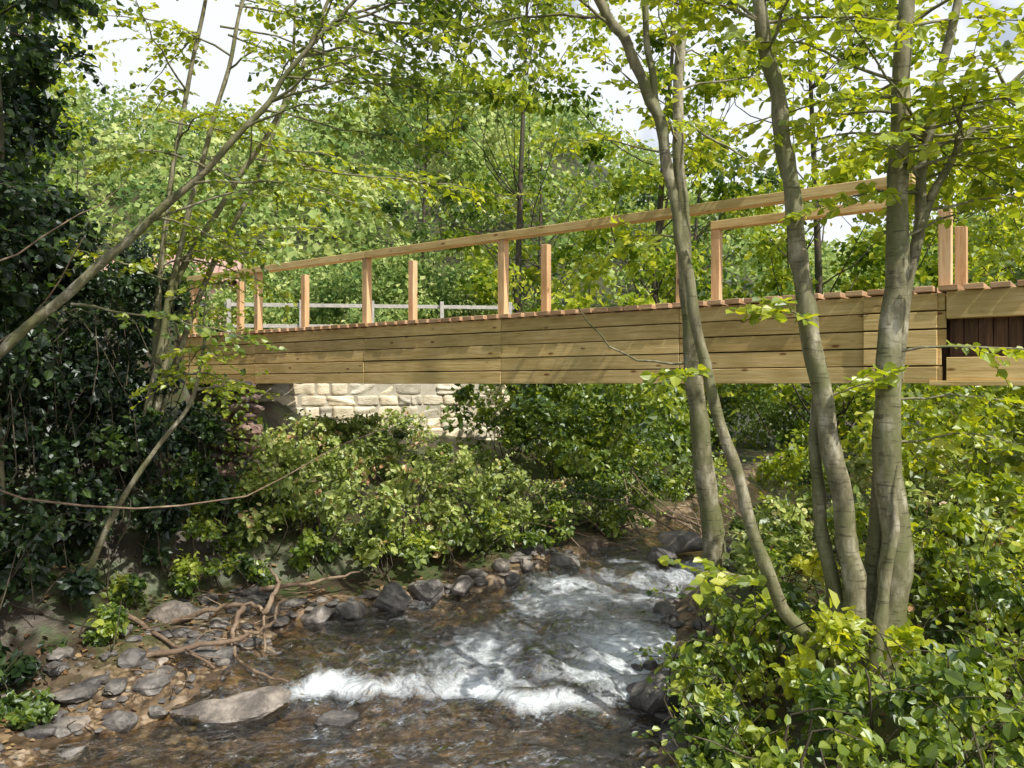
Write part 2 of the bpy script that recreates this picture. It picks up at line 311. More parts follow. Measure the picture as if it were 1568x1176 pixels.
# ------------------------------------------------------------ rocks
def ico(sub):
    bm=bmesh.new(); bmesh.ops.create_icosphere(bm,subdivisions=sub,radius=1); bm.verts.index_update()
    V=np.array([v.co[:] for v in bm.verts]);F=np.array([[v.index for v in f.verts] for f in bm.faces]); bm.free(); return V,F
I2,I3,I4=ico(2),ico(3),ico(4)
class Rocks:
    def __init__(s): s.V=[];s.F=[];s.v=[];s.n=0
    def add(s,c,sz,base=I2,v=None,yaw=None):
        D,F=base; k=rng.integers(9,15); Nn=norm(rng.normal(size=(k,3))); h=rng.uniform(.62,1,k)
        dn=D@Nn.T; r=np.min(np.where(dn>.05,h/np.maximum(dn,.05),9),axis=1); r=np.minimum(r,1.15)
        r=r*(1+.04*np.sin(D@rng.normal(size=3)*7)); V=D*r[:,None]*np.array(sz)
        a=rng.random()*6.28 if yaw is None else yaw; R=np.array([[math.cos(a),-math.sin(a),0],[math.sin(a),math.cos(a),0],[0,0,1]])
        s.V.append(V@R.T+np.array(c)); s.F.append(F+s.n); s.v.append(np.full(len(F),rng.random() if v is None else v)); s.n+=len(V)
    def build(s,name,mat,smooth=False): return quads(name,np.concatenate(s.V),np.concatenate(s.F),mat,attrs={'v':('FACE',np.concatenate(s.v))},smooth=smooth)
R=Rocks()
def scat(nr,xf,y0,y1,s0,s1,sink=.2):
    for _ in range(nr):
        y=rng.uniform(y0,y1); x=xf(y); s=s0+(s1-s0)*rng.random()**2.5
        z=float(H(x,y)); R.add((x,y,z+s*(.5-sink)*.6),(s,s*rng.uniform(.6,1),s*rng.uniform(.3,.6)),I2)
scat(480,lambda y:Lb(y)-rng.uniform(-.6,1.3),3.8,7.8,.02,.13,.3)
scat(110,lambda y:Lb(y)-rng.uniform(-.25,.4),7.3,9.2,.04,.14)
scat(90,lambda y:Rb(y)+rng.uniform(-.35,.3),4.5,9.5,.04,.14)
scat(220,lambda y:rng.uniform(Lb(y),Rb(y)),4.2,9.5,.03,.12,.35)
R.build('river_stones',M_rock)
def boulder(c,sz,v):
    global R; R=Rocks(); R.add(c,sz,I4,v,0 if sz[0]>.4 else None); R.build('boulder',M_rock)
for c,sz,v in [((-1.15,7.75,.33),(.2,.15,.13),.35),((-.85,7.95,.36),(.17,.13,.12),.5),((-.5,8.1,.36),(.14,.11,.1),.75),((-1.5,7.5,.28),(.18,.14,.08),.3),
   ((-1.75,7.35,.28),(.14,.14,.09),.6),((-2.0,5.9,.03),(.46,.22,.11),.85),((-.55,6.95,.17),(.22,.1,.1),.1),((-.95,7.0,.17),(.14,.1,.06),.2),
   ((-3.0,7.1,.36),(.26,.2,.13),1.0),((-2.6,6.6,.22),(.2,.15,.10),.9),((-3.2,5.9,.12),(.18,.14,.08),.4),((-2.7,6.1,.12),(.2,.14,.1),.5),
   ((1.1,5.9,.1),(.2,.16,.16),.15),((1.7,8.9,.5),(.2,.16,.1),.5),((2.0,9.4,.55),(.3,.2,.12),.9),((.55,8.9,.42),(.2,.14,.1),.5),
   ((-1.25,5.75,-.03),(.16,.12,.08),.1)]:
    boulder(c,sz,v)

# ------------------------------------------------------------ footbridge
BR=empty('wooden_footbridge',(3.72,6.97,2.4),math.atan2(-.597,.802))
bx=Boxes()
joints=[-12.1,-9.75,-7.24,-4.81,-2.45,0.0]
for a,b in zip(joints[:-1],joints[1:]):
    for i in range(5):
        e=rng.uniform(0,.05) if b==0 else 0
        bx.add(a+.003,b-.003+e,rng.normal(0,.002),.028,i*.16+.005+rng.normal(0,.0015),i*.16+.153)
for i in range(5): bx.add(-.62,-.02,-.030,-.003,i*.16+.006,i*.16+.150)
bx.build('side_boards',M_wood,BR)
bx=Boxes()
bx.add(.052,4.2,-.03,.06,.565,.80); bx.add(.052,4.2,-.03,.06,.03,.23); bx.add(-.08,1.8,-.055,-.033,-.015,.028)
bx.build('end_beams',M_wood,BR)
bx=Boxes()
for i in range(38): bx.add(.06+i*.11,.06+i*.11+.105,.10,.13,.2,.6)
bx.add(-12.1,4.2,.16,.22,.01,.78); bx.add(-12.1,4.2,.88,.95,.01,.78)
bx.build('girder_web',M_rust,BR)
bx=Boxes()
x=-12.1
while x<4.2:
    bx.add(x,x+.15,-.055+rng.normal(0,.006),1.10,.803,.853+rng.normal(0,.001)); x+=.192
bx.build('deck_planks',M_deck,BR)
bx=Boxes()
for i in range(6):
    for yy in (0,1):
        t=[0.03,-2.45,-4.83,-7.26,-9.77,-11.6][i]
        y0=.035 if yy==0 else .97
        h=1.775 if (yy==0 or i<2) else 1.86+rng.normal(0,.01)
        if i==0: h=1.52
        bx.add(t-.05,t+.05,y0-.005,y0+.095,.856,h)
bx.build('posts',M_woodv,BR)
bx=Boxes()
for a,b in [(-11.7,-7.25),(-7.246,-2.46),(-2.456,-.22)]: bx.add(a,b,.01,.15,1.778,1.87)
bx.add(-2.5,-.22,.95,1.09,1.778,1.87)
bx.build('handrails',M_wood,BR)

# ------------------------------------------------------------ stone walls
def stone_wall(name,p0,p1,z0,z1,th,mat,bl=(.22,.5),bh=(.15,.26),rough=.02,pw=8):
    par=empty(name); R_=Rocks(); p0=np.array(p0,float);p1=np.array(p1,float); d=p1-p0; Ln=np.linalg.norm(d); u=d/Ln; nn=np.array([-u[1],u[0]])
    z=z0; V0,F0=I4
    while z<z1:
        h=min(rng.uniform(*bh),z1-z+.02); s=-rng.random()*.3
        while s<Ln:
            l=rng.uniform(*bl); c=s+l/2
            D=V0; q=(np.abs(D)**pw).sum(1)**(1/pw); Vb=D/q[:,None]
            Vb=Vb*(1+.05*np.sin(D@(rng.normal(size=3)*3)+rng.random()*6))[:,None]
            Vb=Vb*np.array([l/2*.975,th/2,h/2*.965])*(1+rng.normal(0,.006,(len(D),1)))
            off=rng.normal(0,rough)
            W=np.stack([p0[0]+u[0]*(c+Vb[:,0])+nn[0]*(Vb[:,1]+off),p0[1]+u[1]*(c+Vb[:,0])+nn[1]*(Vb[:,1]+off),z+h/2+Vb[:,2]],-1)
            R_.V.append(W);R_.F.append(F0+R_.n);R_.v.append(np.full(len(F0),rng.uniform(.25,1)));R_.n+=len(W)
            s+=l
        z+=h
    o=R_.build('stones',mat,False); o.parent=par
    b=Boxes(); b.add(0.02,Ln-.02,-th*.44,th*.44,z0,z1-.05,v=.3); c=b.build('mortar_core',mat,par); c.location=(p0[0],p0[1],0); c.rotation_euler=(0,0,math.atan2(u[1],u[0]))
stone_wall('stone_retaining_wall',(-4.9,13.87),(-.4,15.8),1.0,3.0,.4,M_wall,(.2,.55),(.15,.26))
par=empty('stone_abutment'); R=Rocks()
z=.3
while z<2.36:
    h=rng.uniform(.09,.19); 
    for yy in np.arange(9.0,13.2,.30):
        xc=-3.03-.05*(z-.3)-(yy-9)*.325
        nb=2 if yy<9.2 else 1
        for q in range(nb):
            wd=rng.uniform(.12,.2); R.add((xc-.10+q*.21+rng.normal(0,.025),yy+rng.normal(0,.03),z+h/2),(wd,.2,h*.62),I3,rng.random(),rng.normal(0,.15))
    z+=h
o=R.build('stones',M_abut); o.parent=par
b=Boxes(); b.add(-.14,.14,0,4.2,0.1,2.3,v=.2); c=b.build('core',M_abut,par); c.location=(-3.07,9.05,0); c.rotation_euler=(0,0,.314)

par=empty('path_fence'); b=Boxes()
for i in range(5): b.add(i*1.5-.04,i*1.5+.04,-.04,.04,0,1.15)
for z in (.55,1.0): b.add(-.1,6.1,.042,.075,z,z+.08)
o=b.build('fence_boards',M_greyrail,par); par.location=(-6.0,17.0,3.05); par.rotation_euler=(0,0,.12)
par=empty('tiled_roof_cottage',(-10.9,24.5,2.75),.25)
b=Boxes(); b.add(-2,2,0,3,-.3,2.9); b.build('walls',plainmat('pink_render',(.74,.62,.60)),par)
b=Boxes(); b.add(.5,1.25,-.03,.03,1.1,2.1); b.add(-1.2,-.45,-.03,.03,1.1,2.1); b.build('windows',plainmat('dark_glass',(.05,.06,.07),.15),par)
b=Boxes(); 
for x0 in (.5,-1.2):
    b.add(x0-.06,x0-.002,-.05,.02,1.04,2.16); b.add(x0+.752,x0+.81,-.05,.02,1.04,2.16); b.add(x0-.002,x0+.752,-.05,.02,2.102,2.16); b.add(x0-.002,x0+.752,-.06,.02,1.04,1.098)
b.build('window_frames',plainmat('white_paint',(.8,.8,.78)),par)
M_tile=plainmat('weathered_tile',(.50,.33,.27))
tb=Tubes()
for i in range(22):
    x=-2.3+i*.22
    for (y0,z0,y1,z1) in [(-.35,2.75,1.5,3.75),(3.35,2.75,1.5,3.75)]: tb.add([(x,y0,z0),(x,(y0+y1)/2,(z0+z1)/2),(x,y1,z1)],.125,7)
for i in range(16):
    x=-1.0+i*.22; tb.add([(x,-2.3,1.15),(x,-1.1,1.75),(x,-.03,2.25)],.125,7)
tb.build('roof_tiles',M_tile,par)
b=Boxes(); b.add(-1.0,2.3,-2.1,-.06,-.3,1.1); b.build('lean_to_walls',plainmat('ochre_render',(.5,.4,.3)),par)

# ------------------------------------------------------------ foliage generators
UP=np.array([0,0,1.]); LUP=np.array([.26,-.32,.85])
def clump(lv,C,rad,cnt,size,out=.4,vb=None,shell=2.0,sv=.25):
    C=np.asarray(C,float); m=len(C); rad=np.broadcast_to(np.asarray(rad,float),(m,3))
    n_=int(cnt)*m; Ci=np.repeat(C,cnt,0); Ri=np.repeat(rad,cnt,0)
    d=norm(rng.normal(size=(n_,3))); r=rng.random(n_)**(1/shell)*(1+.25*rng.normal(size=n_))
    P=Ci+d*Ri*r[:,None]
    D=norm(d*.5+rng.normal(size=(n_,3))*.7-UP*.25)
    Nn=LUP*.75+d*out+rng.normal(size=(n_,3))*.45
    bb=np.repeat(rng.normal(0,.22,m) if vb is None else vb,cnt)
    v=np.clip(rng.normal(.45,.2,n_)+bb,0,1)
    lv.add(P,D,Nn,size*(1+rng.normal(0,sv,n_)).clip(.4,1.8),v)
def limb(tb,a,b,r0,r1,k=5,m=7,bend=.12):
    a=np.array(a,float);b=np.array(b,float);t=np.linspace(0,1,m)[:,None];d=b-a;Ln=np.linalg.norm(d)
    off=rng.normal(size=3)*bend*Ln
    P=a+d*t+np.sin(t*np.pi)*off+np.array([0,0,-.12*Ln])*np.sin(t*np.pi)+rng.normal(0,.012*Ln,(m,3))*(t>0)*(t<1)
    tb.add(P,r0*(1-t[:,0])+r1*t[:,0],k); return P
def T(name,x,y,h,cr,mat,barkm=M_bark2,ncl=60,nl=190,ls=.13,z0=.3,tr=.13,lean=(0,0),bark_k=7):
    par=empty(name); g=float(H(x,y)); tb=Tubes(); lv=Leaves()
    a=rng.normal(0,.15,2)
    pts=[(x,y,g-.2),(x+a[0]*.4+lean[0]*.3,y+a[1]*.4+lean[1]*.3,g+h*.35),(x+a[0]*1.2+lean[0]*.7,y+a[1]+lean[1]*.7,g+h*.7),(x+a[0]*1.8+lean[0],y+a[1]*1.5+lean[1],g+h*.97)]
    P,Rr=catmull(pts,[tr,tr*.75,tr*.42,.02],6); tb.add(P,Rr,bark_k)
    Cs=[]
    for i in range(ncl):
        q=z0+(1-z0)*rng.random()**.95
        k=int(q*(len(P)-1)); c=P[k]
        env=cr*math.sin(math.pi*min(1,max(.08,(q-z0*.7)/(1.04-z0*.7))))**.6
        a=rng.random()*6.28; rr=env*math.sqrt(rng.random()*.95+.05)
        cc=c+np.array([math.cos(a)*rr,math.sin(a)*rr,rng.normal(0,.25)+rr*.1]); Cs.append(cc)
        k0=max(1,k-3); limb(tb,P[k0],cc,max(.012,tr*.28*(1-q*.6)),.006,4,6)
    Cs=np.array(Cs); sc_=rng.uniform(.45,1.25,len(Cs))[:,None]*cr*.26
    clump(lv,Cs,sc_*np.array([[1.1,1.1,.55]]),nl,ls,shell=1.6)
    tb.build('trunk_and_limbs',barkm,par); lv.build('foliage',mat,par,w=.42,full=False)
    return par

T('added_shade_tree',.1,20,12.5,2.8,M_brightf,ncl=50,z0=.06,nl=125,ls=.145,tr=.1)
T('added_shade_tree',-2.5,22,7.4,2.3,M_far,ncl=40,z0=.06,nl=130,ls=.14,tr=.09)
T('added_shade_tree',2.9,17,11.5,2.7,M_brightf,ncl=52,z0=.08,nl=135,ls=.13,tr=.1)
T('added_shade_tree',6.2,16,11,2.8,M_brightf,ncl=50,z0=.1,nl=135,ls=.13,tr=.1)
T('added_shade_tree',9.8,18,8.0,2.9,M_brightf,ncl=42,z0=.1,nl=125,ls=.14,tr=.1)
T('added_shade_tree',8.6,12.5,6.0,1.9,M_bright,ncl=28,z0=.2,nl=130,ls=.11,tr=.08)
T('added_shade_tree',14.5,24,9.5,3.5,M_brightf,ncl=40,z0=.1,nl=110,ls=.19)
T('added_shade_tree',6,28,9.0,4.0,M_mid,ncl=42,z0=.06,nl=115,ls=.2)
T('added_shade_tree',1,30,9.5,4.2,M_mid,ncl=44,z0=.06,nl=115,ls=.2)
T('added_shade_tree',-14,19,11,3.4,M_brightf,ncl=40,z0=.1,nl=110,ls=.16)
T('added_shade_tree',-8.6,12.0,8.0,2.1,M_brightf,ncl=38,z0=.2,nl=140,ls=.11,tr=.08)
T('added_shade_tree',-6.6,8.8,7.0,1.7,M_mid,ncl=40,z0=.05,nl=150,ls=.10)
T('added_shade_tree',-5.3,6.8,6.0,1.6,M_shaded,ncl=46,z0=.05,nl=170,ls=.09)
T('added_shade_tree',-4.0,1.0,10.5,3.3,M_mid,ncl=54,z0=.55,nl=120,ls=.12,tr=.16,lean=(1.6,1.2))  # added tree, trunk out of view, placed so its crown shades the left bank

def thicket(name,pts,mat,nl,ls,w=.36,full=True,barkm=M_bark2,dens=9,canes=0):
    par=empty(name); lv=Leaves(); tb=Tubes()
    for (x,y,r,h) in pts:
        g=float(H(x,y)); m=max(5,int(dens*r*h*1.4))
        a=rng.random(m)*6.28; q=rng.random(m)**.7
        rr=r*np.sqrt(rng.random(m))*(1.1-.5*q)
        C=np.stack([x+np.cos(a)*rr,y+np.sin(a)*rr,g+h*q],-1)
        s=rng.uniform(.45,1.2,m)[:,None]*min(r,h)*.42
        clump(lv,C,s*np.array([[1,1,.75]]),int(nl),ls,shell=1.7,sv=.32)
        for c in C[:max(3,m//2)]:
            limb(tb,(x+rng.normal(0,.1),y+rng.normal(0,.1),g-.05),c+np.array([rng.normal(0,.1),rng.normal(0,.1),.15]),.010,.003,4,6,.2)
        for _ in range(canes):
            a_=rng.random()*6.28; b0=np.array([x+rng.normal(0,.15),y+rng.normal(0,.15),g]); Lc=rng.uniform(.9,1.5)*h
            t=np.linspace(0,1,9)[:,None]; P=b0+np.array([math.cos(a_),math.sin(a_),0])*t*r*1.7+UP*(Lc*(1.9*t-1.25*t**2))
            tb.add(P,np.linspace(.005,.002,9),3)
            k=rng.integers(3,8,12); lv.add(P[k]+rng.normal(0,.02,(12,3)),rng.normal(size=(12,3)),LUP+rng.normal(0,.5,(12,3)),ls*rng.uniform(.5,1,12))
    tb.build('stems',barkm,par); lv.build('foliage',mat,par,w=w,full=full); return par
pts=[]
while len(pts)<42:
    y=rng.uniform(8.2,13.4); s=rng.uniform(.3,6.); x=Lb(y)-s
    if x<-2.75+(y-9)*-.33 : continue
    if y<8.6 and s<.4: continue
    hh=.50+.65*sstep(-x,-.5,1.5)*rng.uniform(.5,1.2)
    if y>10.5: hh*=.55
    pts.append((x,y,rng.uniform(.4,.7),hh*rng.uniform(.7,1.1)))
thicket('bramble_thicket',pts,M_bramble,75,.066,canes=3)
pts=[(-2.45,9.0,.45,1.1),(-1.9,9.3,.5,1.0),(-2.6,9.9,.5,1.1),(-1.2,9.2,.5,.75),(-.5,9.4,.45,.65),(-2.1,8.7,.45,.7),(-1.5,8.8,.4,.6),(-.9,8.8,.4,.5),(-.4,10.3,.5,.9),(-2.6,8.7,.35,.6),(-1.1,10.2,.5,.7)]
thicket('bramble_thicket',pts,M_bramble,90,.066,canes=4)
pts=[(-2.45,8.2,.38,.5),(-1.95,8.2,.38,.45),(-1.35,8.35,.36,.42),(-.8,8.5,.4,.45),(-.35,8.8,.36,.45),(.1,9.15,.33,.42),(.5,9.6,.35,.45),(1.0,10.3,.4,.55),(-2.75,8.45,.3,.4),(-3.0,8.0,.3,.4),(1.3,10.9,.5,.9),(1.9,11.6,.5,1.0),(.8,10.9,.5,1.0),(2.7,12.4,.6,1.0),(4.3,11.2,.5,.7),(5.0,11.8,.6,.9),(1.5,10.3,.35,.6),(2.2,11.2,.4,.7),(3.3,10.9,.4,.5),(3.0,9.9,.35,.5)]
thicket('waterside_bush',pts,M_mid,100,.060)
pts=[(x,y,rng.uniform(.9,1.4),rng.uniform(1.3,2.3)) for x,y in [(-.2,14.2),(.8,13.6),(1.6,14.5),(2.4,15.5),(0.1,16.5),(1.4,17),(3.2,17.5),(1.9,13.0),(4.8,18.5),(6.8,19),(8.5,20)]]
thicket('hazel_shrub',pts,M_mid,95,.105,full=False,dens=8)
pts=[(x,y,rng.uniform(.8,1.4),rng.uniform(.9,2.0)) for x,y in [(5.2,9.8),(6.4,10.6),(7.6,10.2),(6.4,12.8),(7.8,14),(9.6,13.5),(8.8,15.5),(10.8,16),(11.8,18.5),(5.4,14.5),(7,17)]]
thicket('hazel_shrub',pts,M_bright,95,.10,full=False,dens=8)
pts=[(x,y,rng.uniform(1.0,1.6),rng.uniform(1.6,2.6)) for x,y in [(-3.0,18.8),(-1.4,19.5),(.8,22),(3.5,20),(6,21),(-4.8,21.5),(-6.3,23),(-7.4,21.5),(-8.6,19.5),(1.5,19.5)]]
thicket('hazel_shrub',pts,M_far,110,.12,full=False,dens=7)
pts=[]
while len(pts)<34:
    y=rng.uniform(5.0,9.0); x=Rb(y)+rng.uniform(.5,4.5)
    if abs(x-2.1)<.5 and y<5.7: continue
    if x/y<.2 : continue
    pts.append((x,y,rng.uniform(.35,.6),rng.uniform(.35,.75)))
thicket('nettle_patch',pts,M_bramble,80,.068,canes=3)
pts=[(1.3,4.9,.35,.45),(1.4,4.3,.4,.5),(1.75,4.1,.4,.5),(2.3,3.95,.4,.5),(2.75,4.3,.4,.5),(1.4,5.5,.35,.45),(1.6,5.9,.38,.5),(1.95,6.3,.4,.5),(1.6,5.1,.35,.6),(3.1,4.8,.45,.65),(1.2,4.2,.3,.4),(1.45,3.6,.4,.45),(1.9,3.5,.4,.4),(2.5,3.3,.4,.4),(1.75,5.5,.35,.6),(1.1,3.6,.35,.4),(1.25,4.55,.3,.4)]
thicket('bramble_thicket',pts,M_mid,105,.056,canes=5)
pts=[(3.4,5.6,.5,.8),(2.9,5.4,.45,.7),(3.6,4.9,.5,.75),(3.3,6.4,.5,.8),(2.6,6.1,.4,.7),(4.1,6.2,.5,.9),(4.6,7.2,.6,.9),(3.0,4.0,.4,.5),(2.2,4.4,.3,.4),(1.7,4.7,.3,.55),(1.45,5.2,.3,.5)]
thicket('nettle_patch',pts,M_bright,85,.070,canes=4)
pts=[(-3.95,8.4,.65,1.9),(-4.5,7.6,.8,2.8),(-4.4,9.4,.9,1.9),(-4.6,6.7,.7,2.4),(-5.3,8,.9,3),(-5.6,10.5,1.0,1.8),(-6.0,12.0,.8,.8),(-3.9,7.6,.5,1.6),(-6.2,7.2,.9,3),(-4.6,5.7,.7,2.0),(-3.75,7.9,.5,1.2),(-4.1,6.9,.5,1.5),(-3.7,7.3,.4,.9),(-3.5,8.0,.4,.9),(-4.1,6.1,.5,1.3),(-3.75,6.5,.4,.7),(-4.2,5.4,.5,1.2),(-3.85,5.7,.35,.6),(-3.25,8.4,.35,.9),(-3.4,7.6,.35,.6),(-3.0,8.2,.3,.6)]
thicket('ivy_thicket',pts,M_shaded,145,.07,canes=3)
pts=[(-3.35,8.1,.3,.4),(-3.4,7.2,.28,.3),(-3.6,8.9,.28,1.6),(-3.7,5.7,.3,.28),(-3.3,6.5,.22,.2),(-2.95,8.35,.25,.35),(-3.0,7.6,.3,.3),(-2.5,7.9,.25,.3),(-3.6,4.9,.3,.3),(-3.3,5.5,.18,.15),(-2.8,7.9,.3,.35)]
thicket('ivy_thicket',pts,M_mid,90,.053)
lv=Leaves(); C=np.stack([rng.uniform(-3.35,-2.8,14),rng.uniform(8.72,8.85,14),rng.uniform(.6,2.3,14)],-1)
clump(lv,C,np.array([[.16,.06,.22]]),30,.055); lv.build('wall_ivy',M_mid,None,w=.45)

lv=Leaves(); C=[]
while len(C)<750:
    y=rng.uniform(52,130); x=rng.uniform(-75,60)
    if abs(x/y)>.62: continue
    C.append((x,y,float(H(x,y))+rng.uniform(1.0,5)))
C=np.array(C); clump(lv,C,np.array([[2.4,2.4,2.2]])*rng.uniform(.7,1.3,(len(C),1)),100,.5,shell=3,out=.9)
C=[]
while len(C)<330:
    y=rng.uniform(28,56); x=rng.uniform(-.42,.02)*y
    C.append((x,y,float(H(x,y))+rng.uniform(.1,1.9)))
C=np.array(C); clump(lv,C,np.array([[1.3,1.3,1.0]])*rng.uniform(.7,1.3,(len(C),1)),95,.24,shell=3,out=.8)
lv.build('hillside_woodland',M_far,None,w=.5,full=False)

lv=Leaves(); n_=3500
y=rng.uniform(4,11,n_); sd=rng.random(n_)<.5; x=np.where(sd,Lb(y)-rng.uniform(.1,3.2,n_),Rb(y)+rng.uniform(.1,4,n_))
P=np.stack([x,y,H(x,y)+.012],-1); lv.add(P,rng.normal(size=(n_,3))*np.array([1,1,.15]),UP+rng.normal(0,.3,(n_,3)),.05*rng.uniform(.6,1.2,n_))
lv.build('leaf_litter',M_litter,None,w=.4)

# ------------------------------------------------------------ near alder stems
def spray(tb,lv,a,d,Ln,r,ntw,twl,nl,ls,droop=.25):
    a=np.array(a,float); d=norm(np.array(d,float)); m=9; t=np.linspace(0,1,m)
    off=rng.normal(size=3)*.10*Ln
    P=a+d*(t*Ln)[:,None]+np.outer(t**2,off)-np.outer(t**2,UP)*droop*Ln
    P+=rng.normal(0,.008*Ln,(m,3))*(t>0)[:,None]
    tb.add(P,r*(1-t*.8),5)
    for i in range(ntw):
        q=.2+.8*(i+rng.random()*.5)/ntw; q=min(q,.999); k=q*(m-1); i0=int(k); p=P[i0]*(1-(k-i0))+P[min(i0+1,m-1)]*(k-i0)
        tg=norm(P[min(i0+1,m-1)]-P[max(i0-1,0)]); side=norm(np.cross(tg,UP))*(1 if i%2 else -1)
        dd=norm(tg*.7+side*rng.uniform(.4,1.1)+UP*rng.normal(0,.25)); l=twl*rng.uniform(.5,1.2)*(1.15-.5*q)
        s=np.linspace(0,1,5); Q=p+dd*(s*l)[:,None]-np.outer(s**2,UP)*l*rng.uniform(.05,.3)
        tb.add(Q,np.linspace(max(.003,r*.25),.0015,5),3)
        ss=np.linspace(.12,1,nl); X=np.stack([np.interp(ss,s,Q[:,j]) for j in range(3)],-1)
        sd=norm(np.cross(dd,UP)); sg=np.where(np.arange(nl)%2==0,1,-1)[:,None]
        D=dd*.6+sd*sg*rng.uniform(.5,1.1,(nl,1))+rng.normal(0,.25,(nl,3))-UP*rng.uniform(0,.5,(nl,1))
        Nn=LUP+rng.normal(0,.5,(nl,3))
        lv.add(X,D,Nn,ls*rng.uniform(.6,1.2,nl),np.clip(rng.normal(.5,.22,nl),0,1))
AT=empty('alder_tree'); tb=Tubes(); lv=Leaves(); stems={}
def stem(key,pts,r,k=14,sub=7,f=1.0):
    P,Rr=catmull(pts,r,sub)
    wob=1+.05*np.sin(np.arange(len(P))*1.9+rng.random()*6)+rng.normal(0,.03,len(P))
    P=P+np.stack([.008*np.sin(np.arange(len(P))*.9+1),.008*np.cos(np.arange(len(P))*.7),0*Rr],-1)
    tb.add(P,Rr*wob*f,k); stems[key]=P; return P
stem('A',[(2.24,5.0,.3),(2.30,5.0,.6),(2.39,5.0,1.34),(2.33,5.0,2.20),(2.40,5.02,3.01),(2.44,5.05,3.99),(2.50,5.1,4.8),(2.62,5.2,6.4),(2.5,5.3,8.2)],[.17,.135,.112,.092,.080,.068,.058,.042,.015],f=.86)
stem('B',[(2.12,4.98,.3),(2.14,4.98,.6),(2.12,4.98,1.14),(2.06,5.0,1.63),(1.94,5.0,2.28),(1.83,5.0,2.89),(1.75,5.02,3.58),(1.67,5.05,4.19),(1.55,5.05,4.8),(1.35,5.1,6.2),(1.3,5.2,7.8)],[.12,.095,.08,.075,.072,.068,.062,.058,.052,.04,.015],f=.85)
stem('B2',[(2.15,5.06,.4),(2.04,5.1,1.1),(1.95,5.12,1.7),(1.93,5.1,2.3)],[.07,.055,.048,.035],10,f=.85)
stem('C',[(2.28,5.1,.4),(2.30,5.12,1.3),(2.44,5.12,2.44),(2.58,5.12,3.33),(2.67,5.15,3.99),(2.87,5.2,4.8),(3.2,5.3,6.2)],[.07,.055,.048,.042,.038,.032,.012],10,f=.85)
stem('C2',[(2.60,5.12,3.4),(2.75,5.1,3.75),(2.98,5.05,4.1),(3.3,5.0,4.45)],[.035,.03,.024,.012],8,f=.85)
stem('D',[(2.1,4.95,.4),(2.02,4.92,.6),(1.80,4.92,.85),(1.61,4.95,1.14),(1.41,4.98,1.79),(1.22,5,2.44),(1.10,5,3.05),(1.02,5,3.46),(.93,5,3.99),(.82,5,4.27),(.70,5,4.55),(.53,5,4.8),(.1,5.0,5.6),(-.2,5.1,6.6)],[.085,.065,.058,.052,.048,.044,.042,.04,.046,.044,.04,.038,.028,.01],10,f=.78)
stem('D2',[(.93,5,3.99),(.88,5.02,4.3),(.83,5.05,4.8),(.75,5.1,5.8)],[.035,.028,.025,.012],8,f=.8)
stem('F',[(2.16,4.9,.4),(2.22,4.86,.9),(2.33,4.9,1.5),(2.36,4.93,1.9)],[.06,.04,.025,.006],9)
def crown(P,zmin,zmax,nb,L0,L1,ls=.075,azc=None,ntw=9,nl=9):
    ok=np.where((P[:,2]>zmin)&(P[:,2]<zmax))[0]
    for i in range(nb):
        k=rng.choice(ok); a=rng.random()*6.28 if azc is None else rng.normal(azc,1.0)
        d=(math.cos(a),math.sin(a),rng.uniform(0,.6)); spray(tb,lv,P[k],d,rng.uniform(L0,L1),.012,ntw,.42,nl,ls)
crown(stems['A'],3.7,5.4,13,.9,1.7); crown(stems['B'],4.2,5.2,6,.7,1.4); crown(stems['C'],3.4,5.4,12,.7,1.6); crown(stems['C2'],3.5,5,8,.5,1.0)
crown(stems['D'],4.6,5.4,4,.5,1.2,azc=3.6); crown(stems['D2'],4.6,5.5,2,.4,.9)
for a,d,l in [((2.42,5.05,3.3),(1,.2,.5),1.5),((2.36,5,2.3),(1,.3,.1),1.3),((2.4,5.0,2.6),(1,-.3,.2),1.1),((1.85,5,2.8),(-.6,-.3,.3),.35),((1.95,5,2.3),(.7,-.3,.5),.35),((1.22,5,2.44),(-.5,-.2,.2),.25),((1.05,5,3.3),(-1,.2,.4),.4),((1.61,4.95,1.14),(-1,-.2,.6),.5),((2.35,5.1,2.0),(1,.5,.2),1.4),((2.6,5.1,3.5),(1,-.2,.2),1.3),((2.5,5.1,3.9),(1,-.4,.1),1.5)]:
    spray(tb,lv,a,d,l,.010,8,.32,8,.075)
tb.build('trunk_and_limbs',M_bark,AT); lv.build('foliage',M_bright,AT,w=.42)
AT=empty('alder_tree'); tb=Tubes(); lv=Leaves()
stem('E',[(1.95,7.6,.5),(1.90,7.6,1.0),(1.77,7.6,2.03),(1.69,7.6,2.83),(1.625,7.6,3.88),(1.57,7.6,4.81),(1.61,7.65,5.68),(1.66,7.7,6.6),(1.6,7.8,8.6)],[.15,.12,.105,.09,.072,.062,.052,.045,.015],f=.85)
crown(stems['E'],4.5,6.6,11,.8,1.7,ls=.08)
limb(tb,(1.66,7.6,2.6),(.6,7.3,3.1),.014,.006,5,9,.08)
limb(tb,(1.6,7.6,4.9),(2.3,7.2,4.3),.016,.005,5,9,.1)
tb.build('trunk_and_limbs',M_bark,AT); lv.build('foliage',M_bright,AT,w=.42)

